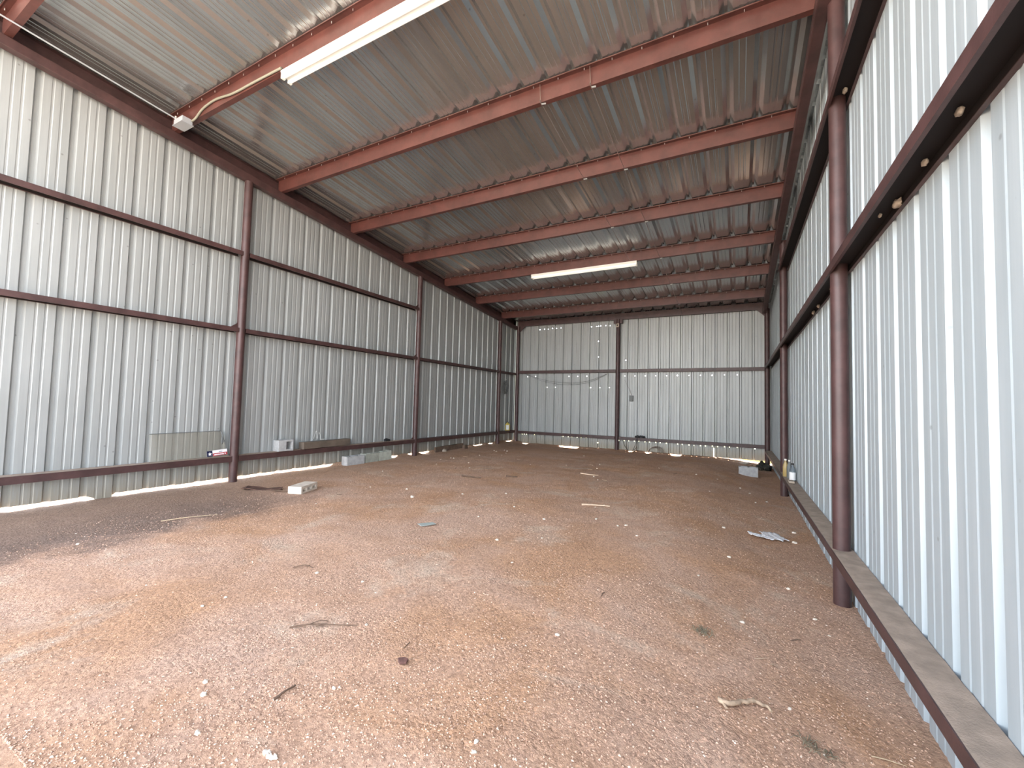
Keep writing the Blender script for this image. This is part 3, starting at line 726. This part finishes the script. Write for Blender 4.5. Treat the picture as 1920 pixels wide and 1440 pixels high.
t = thing('cord_bundle', (-6.88, 12.4, 2.05), 'dark tangled cord bundle hanging on the left wall in the back corner', 'cord')
rs = random.Random(21)
for k in range(7):
    a = rs.uniform(0.04, 0.11); ln = rs.uniform(0.14, 0.26); cy = 12.42 + rs.uniform(-.06, .06); cz = 1.82 + rs.uniform(-.06, .08); pts = []
    for i in range(18):
        an = 2 * math.pi * i / 18; pts.append((-6.885 + 0.02 * math.sin(an * 2 + k), cy + a * math.sin(an), cz + ln * math.cos(an)))
    q = MB(); q.tube(pts, 0.012, 6, closed=True); part(q, 'loop', 'grey', t, smooth=60)
q = MB(); q.tube([(-6.93, 12.42, 2.08), (-6.86, 12.42, 2.08)], 0.008, 6); part(q, 'hook', 'zinc', t)

# ------------------------------------------------------------------ things along the back wall
q = MB()
q.tube(spline([(-6.62, 13.10, 2.36), (-6.2, 13.10, 2.21), (-5.6, 13.10, 2.07), (-5.12, 13.1, 2.015), (-4.66, 13.1, 2.01), (-4.2, 13.1, 2.08), (-3.6, 13.1, 2.30)]), 0.0055, 6)
q.tube(spline([(-6.5, 13.11, 2.34), (-5.9, 13.11, 2.08), (-5.2, 13.11, 1.955), (-4.6, 13.11, 1.96), (-4.1, 13.11, 2.06), (-3.62, 13.11, 2.29)]), 0.0045, 6)
tag(q.build('sagging_cord', 'grey', smooth=60), 'dark double cord sagging below the upper girt of the back wall', 'cord')
t = thing('hanging_box', (-2.87, 13.12, 1.53), 'small grey box hanging on a wire on the back wall', 'box')
q = MB(); q.box(-2.925, -2.815, 13.08, 13.14, 1.44, 1.62); part(q, 'box_body', 'grey', t, bevel=0.008)
q = MB(); q.tube(spline([(-2.87, 13.12, 1.62), (-2.92, 13.12, 1.78), (-3.02, 13.12, 1.97), (-3.08, 13.12, 2.10)]), 0.004, 6); part(q, 'wire', 'wire', t, smooth=60)
t = thing('cord_heap', (-2.58, 13.07, 0.345), 'black cord heap lying on the lower girt of the back wall', 'cord')
q = MB(); rs = random.Random(31)
for k in range(6): q.blob((-2.70 + k * 0.045, 13.06 + rs.uniform(-.02, .02), 0.345 + 0.03 + rs.uniform(0, .02)), 0.035, 0.03, 0.032, k, 0.4)
part(q, 'heap', 'black', t, smooth=60)
for pts in ([(-2.66, 13.0, 0.36), (-2.70, 12.985, 0.15), (-2.79, 12.98, -0.06), (-2.74, 12.9, -0.095)], [(-2.66, 13.0, 0.36), (-2.66, 12.985, 0.1), (-2.76, 12.98, -0.03), (-2.85, 12.95, -0.09)]):
    q = MB(); q.tube(spline(pts), 0.007, 6); part(q, 'trailing_lead', 'black', t, smooth=60)
q = MB(); q.tube(spline([(-3.10, 13.09, 0.26), (-3.07, 13.09, 0.12), (-2.98, 13.09, -0.02), (-2.90, 13.08, -0.08)]), 0.007, 6)
tag(q.build('loose_wire', 'black', smooth=60), 'loose dark wire dangling under the back girt right of the middle post', 'wire')
q = MB()
for k in range(4):
    pts = [(-2.16 + 0.02 * k + (0.17 + 0.015 * k) * math.cos(a), 12.99 + 0.012 * k, -0.06 + (0.15 + 0.012 * k) * math.sin(a)) for a in [math.pi * i / 14 for i in range(15)]]
    q.tube(pts, 0.006, 6)
tag(q.build('wire_coil', 'wire', smooth=60), 'coil of stiff wire standing at the foot of the back wall', 'wire')
t = thing('small_switch_box', (-3.28, YB - 0.04, 3.79), 'little pale switch box on top of the middle back post', 'box')
q = MB(); q.box(-3.33, -3.24, YB - 0.06, YB - 0.031, 3.73, 3.84); part(q, 'box_body', 'mud', t, bevel=0.005)
q = MB(); q.box(-3.30, -3.27, YB - 0.066, YB - 0.06, 3.76, 3.81); part(q, 'cover', 'black', t)

# ------------------------------------------------------------------ right side things
zb = fz(0.2, 10.6)
hollow_block('concrete_block', (0.205, 10.62, zb - 0.01), (0.37, 0.19, 0.2), math.radians(-2), [(0.1, 0.45), (0.55, 0.9)], 'concrete', 'grey concrete block standing alone on the dirt near the back right corner')
t = thing('rag_heap', (0.5, 12.3, fz(0.5, 12.3)), 'dark heap of rags and weeds on the floor in the back right corner', 'heap')
q = MB()
for k, (x, y, r) in enumerate(((0.58, 12.4, 0.12), (0.62, 12.15, 0.11), (0.56, 12.6, 0.12), (0.49, 12.05, 0.07))): q.blob((x, y, fz(x, y) + r * 0.45), r, r * 1.2, r * 0.8, k + 8, 0.9, 16, 10, flat=0.6)
part(q, 'rags', 'darkrag', t, smooth=40)
rs = random.Random(41)
q = MB()
for k in range(34):
    x, y = 0.38 + rs.uniform(-.12, .2), 12.0 + rs.uniform(-.15, .3); z = fz(x, y); a = rs.random() * 6.28; l = rs.uniform(.05, .16)
    q.tube([(x, y, z), (x + l * .5 * math.cos(a), y + l * .5 * math.sin(a), z + l * .6), (x + l * math.cos(a), y + l * math.sin(a), z + l * .5)], [0.003, 0.0025, 0.001], 4)
part(q, 'weeds', 'weed', t)
q = MB(); zz = fz(0.3, 12.85)
q.v = []; bar_from(q, (0.06, 12.95, zz + 0.005), (0.25, 12.87, zz + 0.01), 0.3, 0.03); tag(q.build('flat_stone', 'tanstone', bevel=0.008), 'pale flat stone slab beside the dark heap in the back right corner', 'stone')

# bottles on the lowest right girt
ZR = 0.209 + 0.006
def bottle(x, y, r, h, label, body, capmat, lab=None):
    t = thing('bottle', (x, y, ZR), label, 'bottle', 'bottles on the right wall girt')
    q = MB(); q.lathe([(r * 0.9, 0), (r, 0.008), (r, h * 0.55), (r * 0.9, h * 0.66), (r * 0.42, h * 0.84), (r * 0.36, h * 0.93)], (x, y, ZR - 0.003), 20); part(q, 'bottle_body', body, t, smooth=40)
    q = MB(); q.lathe([(r * 0.46, 0), (r * 0.46, h * 0.085)], (x, y, ZR - 0.003 + h * 0.915), 14); part(q, 'cap', capmat, t, smooth=40)
    if lab:
        q = MB(); q.lathe([(r * 1.012, h * 0.06), (r * 1.012, h * 0.5)], (x, y, ZR - 0.003), 20); part(q, 'bottle_label', lab, t, smooth=40)
bottle(0.735, 7.72, 0.042, 0.265, 'clear bottle with a white label and black cap, nearest on the right wall girt', 'bottle', 'black', 'paperlabel')
bottle(0.715, 7.95, 0.036, 0.29, 'dark bottle with a white neck behind the white-labelled bottle', 'grey', 'whitepaint')
bottle(0.685, 8.18, 0.04, 0.28, 'amber bottle with a white cap closest to the far pipe post', 'amber', 'whitepaint')
q = MB(); q.box(0.665, 0.735, 7.45, 7.6, ZR - 0.002, ZR + 0.028); tag(q.build('wood_scrap', 'mud', bevel=0.006), 'tan scrap of wood on the right girt in front of the bottles', 'scrap')

# mud nests in the hollows of the right girts
nests = [(0.765, 2.95, 2.412, .026, 'largest mud nest under the middle girt of the right wall'), (0.75, 2.52, 2.415, .016, 'mud nest under the middle right girt, right of the largest nest'), (0.74, 2.15, 2.42, .016, 'mud nest under the middle right girt, nearest the camera'),
         (0.73, 3.12, 2.42, .012, 'small mud nest under the middle right girt, left of the largest nest'), (0.765, 4.75, 2.405, .022, 'mud nest under the middle right girt just beyond the near pipe post'), (0.765, 5.5, 2.405, .02, 'mud nest under the middle right girt, second beyond the near pipe post'), (0.765, 5.85, 2.405, .022, 'mud nest under the middle right girt, third beyond the near pipe post'),
         (0.74, 4.02, 3.79, .02, 'mud nest under the upper right girt at the near pipe post')]
for k, (x, y, z, r, lab) in enumerate(nests):
    q = MB(); q.blob((x, y, z), r * 0.8, r * 1.5, r, k + 3, 0.4, 10, 7); tag(q.build('mud_nest', 'mud', smooth=60), lab, 'nest', 'mud nests in the right wall girts')

# ------------------------------------------------------------------ litter on the floor
q = MB(); n, m_ = 14, 8; vs = []
def paper(cx, cy, L, W, rz, seed):
    vs = []
    for i in range(n + 1):
        for j in range(m_ + 1):
            u, v = i / n - .5, j / m_ - .5
            wob = 1 + 0.18 * noise.noise(V((u * 4, v * 4, seed)))
            x, y = u * L * wob, v * W * (1 + 0.3 * noise.noise(V((u * 5, seed, v))))
            X_, Y_ = cx + x * math.cos(rz) - y * math.sin(rz), cy + x * math.sin(rz) + y * math.cos(rz)
            vs.append(V((X_, Y_, fz(X_, Y_) + 0.012 + 0.014 * (1 + noise.noise(V((u * 7, v * 5, seed + 2)))))))
    return vs, [(i * (m_ + 1) + j, (i + 1) * (m_ + 1) + j, (i + 1) * (m_ + 1) + j + 1, i * (m_ + 1) + j + 1) for i in range(n) for j in range(m_)]
t = thing('newspaper', (0.3, 5.7, fz(0.3, 5.7)), 'crumpled newspaper sheet lying on the gravel by the right wall', 'paper')
for cx, cy, L, W, rz, sd in ((0.36, 5.70, 0.22, 0.24, 0.45, 1.0), (0.23, 5.57, 0.24, 0.10, 0.2, 5.0)):
    q = MB(); a, b_ = paper(cx, cy, L, W, rz, sd); q.add(a, b_); o = part(q, 'page', 'newsprint', t, smooth=30); sld = o.modifiers.new('thick', 'SOLIDIFY'); sld.thickness = 0.0015
q = MB(); zz = fz(-2.84, 3.5) + 0.006
q.add([V(p) for p in ((-2.93, 3.47, zz), (-2.83, 3.42, zz + .004), (-2.75, 3.55, zz + .008), (-2.82, 3.58, zz + .006))] + [V((p[0], p[1], p[2] + 0.005)) for p in ((-2.93, 3.47, zz), (-2.83, 3.42, zz + .004), (-2.75, 3.55, zz + .008), (-2.82, 3.58, zz + .006))], [(3, 2, 1, 0), (4, 5, 6, 7), (0, 1, 5, 4), (1, 2, 6, 5), (2, 3, 7, 6), (3, 0, 4, 7)])
tag(q.build('flat_shard', 'card'), 'flat grey-green shard lying in the middle of the dirt floor', 'shard')
def stick(pts, r, mat, name, label, branches=()):
    t = thing(name, (pts[0][0], pts[0][1], fz(pts[0][0], pts[0][1])), label, 'stick')
    g = [(x, y, fz(x, y) + z) for x, y, z in pts]
    s = spline(g, 6); N = len(s)
    s = [V((p.x + noise.noise(p * 40) * r * 0.7, p.y + noise.noise(p * 40 + V((9, 0, 0))) * r * 0.7, p.z)) for p in s]
    q = MB(); q.tube(s, [r * (1 - 0.55 * i / N) * (1 + 0.25 * noise.noise(V((i * 0.7, 3, 1)))) for i in range(N)], 8); part(q, 'stem', mat, t, smooth=60)
    for bp in branches:
        q = MB(); q.tube(spline([(x, y, fz(x, y) + z) for x, y, z in bp], 5), r * 0.5, 6); part(q, 'branch', mat, t, smooth=60)
stick([(-0.083, 2.27, .014), (-0.058, 2.268, .016), (-0.017, 2.295, .018), (0.027, 2.345, .018), (0.072, 2.385, .018), (0.105, 2.395, .014), (0.127, 2.398, .012), (0.139, 2.384, .008)], 0.0125, 'stick', 'root_stick', 'knobbly pale root lying on gravel at the lower right', [[(-0.062, 2.268, .014), (-0.045, 2.24, .012)], [(0.05, 2.37, .014), (0.07, 2.41, .016)]])
stick([(-1.76, 5.28, .012), (-1.6, 5.36, .012), (-1.44, 5.42, .01)], 0.013, 'palestick', 'bleached_stick', 'straight bleached stick on the dirt ahead of the middle of the back wall')
stick([(-5.10, 2.14, .01), (-5.02, 2.35, .012), (-4.93, 2.58, .008)], 0.005, 'straw', 'straw_stalk', 'long straw stalk on the dark soil by the left wall')
stick([(-2.17, 1.54, .008), (-2.10, 1.60, .016), (-2.03, 1.66, .01), (-1.94, 1.70, .008), (-1.87, 1.74, .006)], 0.0045, 'darktwig', 'forked_twig', 'thin forked dark twig at the left of the gravel floor', [[(-2.10, 1.60, .016), (-2.07, 1.66, .02), (-2.05, 1.69, .01)], [(-2.03, 1.66, .01), (-2.06, 1.62, .006)]])
stick([(-1.72, 1.16, .008), (-1.71, 1.21, .012), (-1.72, 1.26, .006)], 0.006, 'darktwig', 'short_twig', 'short dark twig in the lower left gravel')
stick([(-2.93, 2.08, .006), (-2.87, 2.13, .02), (-2.80, 2.15, .006)], 0.005, 'darktwig', 'bent_twig', 'bent dark twig on the orange dirt at the left', [[(-2.87, 2.13, .02), (-2.86, 2.17, .004)], [(-2.87, 2.13, .02), (-2.9, 2.16, .004)]])
stick([(-2.56, 7.57, .015), (-2.42, 7.57, .015), (-2.25, 7.62, .01)], 0.012, 'palestick', 'thin_stick', 'thin pale stick on the dirt halfway to the back wall')
stick([(-4.22, 6.12, .012), (-4.0, 6.08, .014), (-3.82, 6.12, .012)], 0.014, 'darktwig', 'dark_branch', 'dark branch lying on dirt ahead of the second left post')
stick([(-3.55, 6.50, .012), (-3.36, 6.56, .012)], 0.014, 'darktwig', 'dark_chip', 'dark wood chip on dirt right of the dark branch')
stick([(0.50, 2.37, .008), (0.56, 2.39, .009), (0.62, 2.40, .006)], 0.0028, 'straw', 'straw_stalk', 'thin straw stalk on gravel by the lower right girt')
def weed(x, y, r, h, label, seed, n=60):
    rs = random.Random(seed); q = MB()
    for k in range(n):
        a = rs.random() * 6.28; d = r * rs.random() ** .6; px_, py_ = x + d * math.cos(a), y + d * math.sin(a); z = fz(px_, py_)
        b = rs.random() * 6.28; l = rs.uniform(.015, .05)
        q.tube([(px_, py_, z), (px_ + l * .5 * math.cos(b), py_ + l * .5 * math.sin(b), z + h * rs.uniform(.3, 1)), (px_ + l * math.cos(b), py_ + l * math.sin(b), z + h * rs.uniform(.0, .6))], [0.0022, 0.0018, 0.0008], 4)
    tag(q.build('weed_tuft', 'weed'), label, 'weed', kind=None)
weed(-0.185, 2.86, 0.055, 0.03, 'dry weed tuft on the gravel right of the centre', 3, 46)
weed(0.268, 2.27, 0.045, 0.02, 'dark weed tuft on gravel at the bottom right', 4, 26)
weed(0.333, 2.27, 0.025, 0.015, 'tiny weed tuft beside the dark weed tuft', 5, 12)
q = MB(); q.prism([(0, 0), (0.03, 0.012), (0.062, 0.004), (0.07, -0.02), (0.04, -0.03), (0.02, -0.018)], V((-1.46, 1.62, fz(-1.43, 1.61) + 0.004)), V((0.95, 0.1, 0.1)), V((0.1, 0.9, 0.2)), Z * 0.012)
tag(q.build('bark_piece', 'bark', bevel=0.003), 'dark red bark chip on the gravel below the centre', 'bark')
peb = [(-1.994, 1.03, .012, 'largest white pebble in the lower left gravel'), (-1.79, 0.91, .010, 'white pebble near the bottom edge, left of the pale clod'), (-1.561, 1.333, .008, 'small white pebble right of the largest white pebble'), (-0.14, 5.52, .016, 'white pebble left of the crumpled newspaper'), (0.6, 6.17, .02, 'white pebble behind the right end of the crumpled newspaper'),
       (-0.07, 4.455, .015, 'white pebble on the gravel left of the near pipe post foot'), (0.363, 4.16, .014, 'white pebble close to the near pipe post foot'), (0.028, 3.222, .012, 'white pebble right of the dry weed tuft'), (-0.88, 2.248, .011, 'white pebble at the centre of the gravel'), (-1.98, 3.483, .014, 'white pebble right of the grey-green shard'), (-3.77, 4.345, .022, 'white chip on the dirt right of the cream block'), (-4.86, 1.466, .012, 'white pebble on the dark soil at the left'), (-2.853, 1.438, .009, 'pale pebble in the left part of the floor below the bent twig'), (0.558, 5.69, .02, 'white pebble just in front of the newspaper\'s right end')]
for k, (x, y, r, lab) in enumerate(peb):
    q = MB(); q.blob((x, y, fz(x, y) + r * 0.35), r * 1.25, r * 0.9, r * 0.7, k + 1, 0.5, 12, 8); tag(q.build('pebble', 'stone', smooth=50), lab, 'pebble', 'white pebbles on the floor')
q = MB()
for k in range(5): q.blob((-1.49 + 0.012 * k, 0.985 + 0.006 * math.sin(k * 2), fz(-1.48, 0.985) + 0.006), 0.012, 0.008, 0.008, k, 0.6, 8, 6)
tag(q.build('pale_clod', 'stone', smooth=50), 'pale crumbled clod at the bottom edge of the gravel', 'clod')

# small bits nobody can tell apart
rs = random.Random(77)
proto = None
for k in range(64):
    while True:
        y = 1.0 + 9.5 * rs.random() ** 1.3; x = rs.uniform(-6.0, 0.6)
        if x > -0.85 * y - 2.2: break
    r = rs.uniform(0.005, 0.011) * (1 + 0.1 * y)
    if k < 6:
        q = MB(); q.blob((0, 0, 0), 1.2, 0.85, 0.6, k + 30, 0.6, 8, 6); o = q.build('stone_chip', 'stone', smooth=50)
        if proto is None: proto = []
        proto.append(o)
    else:
        o = proto[k % 6].copy(); COL.objects.link(o)
    o.scale = (r, r, r); o.rotation_euler = (0, 0, rs.random() * 6.28); o.location = (x, y, fz(x, y) + r * 0.25)
    tag(o, 'tiny pale stone chip scattered on the dirt floor', 'stone', 'tiny pale chips on the floor')
proto = []
for k in range(40):
    while True:
        y = 1.0 + 8.5 * rs.random() ** 1.2; x = rs.uniform(-5.8, 0.5)
        if x > -0.85 * y - 2.2: break
    if k < 5:
        q = MB(); q.tube([(-0.5, 0, 0), (-0.1, 0.04 * (k - 2), 0.03), (0.5, 0.02 * k, 0)], [0.03, 0.035, 0.015], 6); o = q.build('twig_bit', 'darktwig' if k % 2 else 'stick', smooth=60); proto.append(o)
    else:
        o = proto[k % 5].copy(); COL.objects.link(o)
    l = rs.uniform(0.04, 0.085) * (1 + 0.05 * y); o.scale = (l, l, l); o.rotation_euler = (0, 0, rs.random() * 6.28); o.location = (x, y, fz(x, y) + 0.004)
    tag(o, 'tiny bit of dry twig scattered on the dirt floor', 'twig', 'tiny twig bits on the floor')

# ------------------------------------------------------------------ daylight
w = bpy.data.worlds.new('World'); SC.world = w; w.use_nodes = True; nt = w.node_tree
bg = nt.nodes['Background']; sky = nt.nodes.new('ShaderNodeTexSky'); sky.sky_type = 'NISHITA'
SUN_AZ, SUN_EL = math.radians(-28), math.radians(58)    # azimuth from +Y, towards the left
sky.sun_disc = False; sky.sun_elevation = SUN_EL; sky.sun_rotation = SUN_AZ; sky.dust_density = 2.0; sky.air_density = 1.0; sky.ozone_density = 1.0
# bright hazy sky: the clear-sky gradient veiled with white cloud
tcw = nd(nt, 'ShaderNodeTexCoord'); sxw = nd(nt, 'ShaderNodeSeparateXYZ'); nt.links.new(tcw.outputs['Generated'], sxw.inputs[0])
veil = ramp(nt, sxw.outputs['Z'], [(0.0, (1.0, 1.0, 0.99)), (0.18, (0.78, 0.79, 0.80)), (0.45, (0.36, 0.37, 0.385)), (1.0, (0.22, 0.23, 0.25))])
veil = mixc(nt, 1.0, veil, (8.5, 8.5, 8.5), 'MULTIPLY')
nt.links.new(mixc(nt, 0.65, sky.outputs[0], veil), bg.inputs['Color']); bg.inputs['Strength'].default_value = 0.27
sl = bpy.data.lights.new('sun', 'SUN'); sl.energy = 9.0; sl.angle = math.radians(0.6); sl.color = (1, 0.95, 0.87)
so = bpy.data.objects.new('sun', sl); COL.objects.link(so)
sd = V((math.sin(SUN_AZ) * math.cos(SUN_EL), math.cos(SUN_AZ) * math.cos(SUN_EL), math.sin(SUN_EL)))
so.rotation_euler = (-sd).to_track_quat('-Z', 'Y').to_euler(); so.location = (0, 0, 12)

vs_ = SC.view_settings; vs_.view_transform = 'Standard'; vs_.look = 'None'; vs_.gamma = 1.0; vs_.use_curve_mapping = False
vs_.exposure = 2.8
SC.cycles.max_bounces = 10; SC.cycles.diffuse_bounces = 7; SC.cycles.transparent_max_bounces = 12
SC.cycles.use_denoising = True; SC.cycles.sample_clamp_indirect = 8
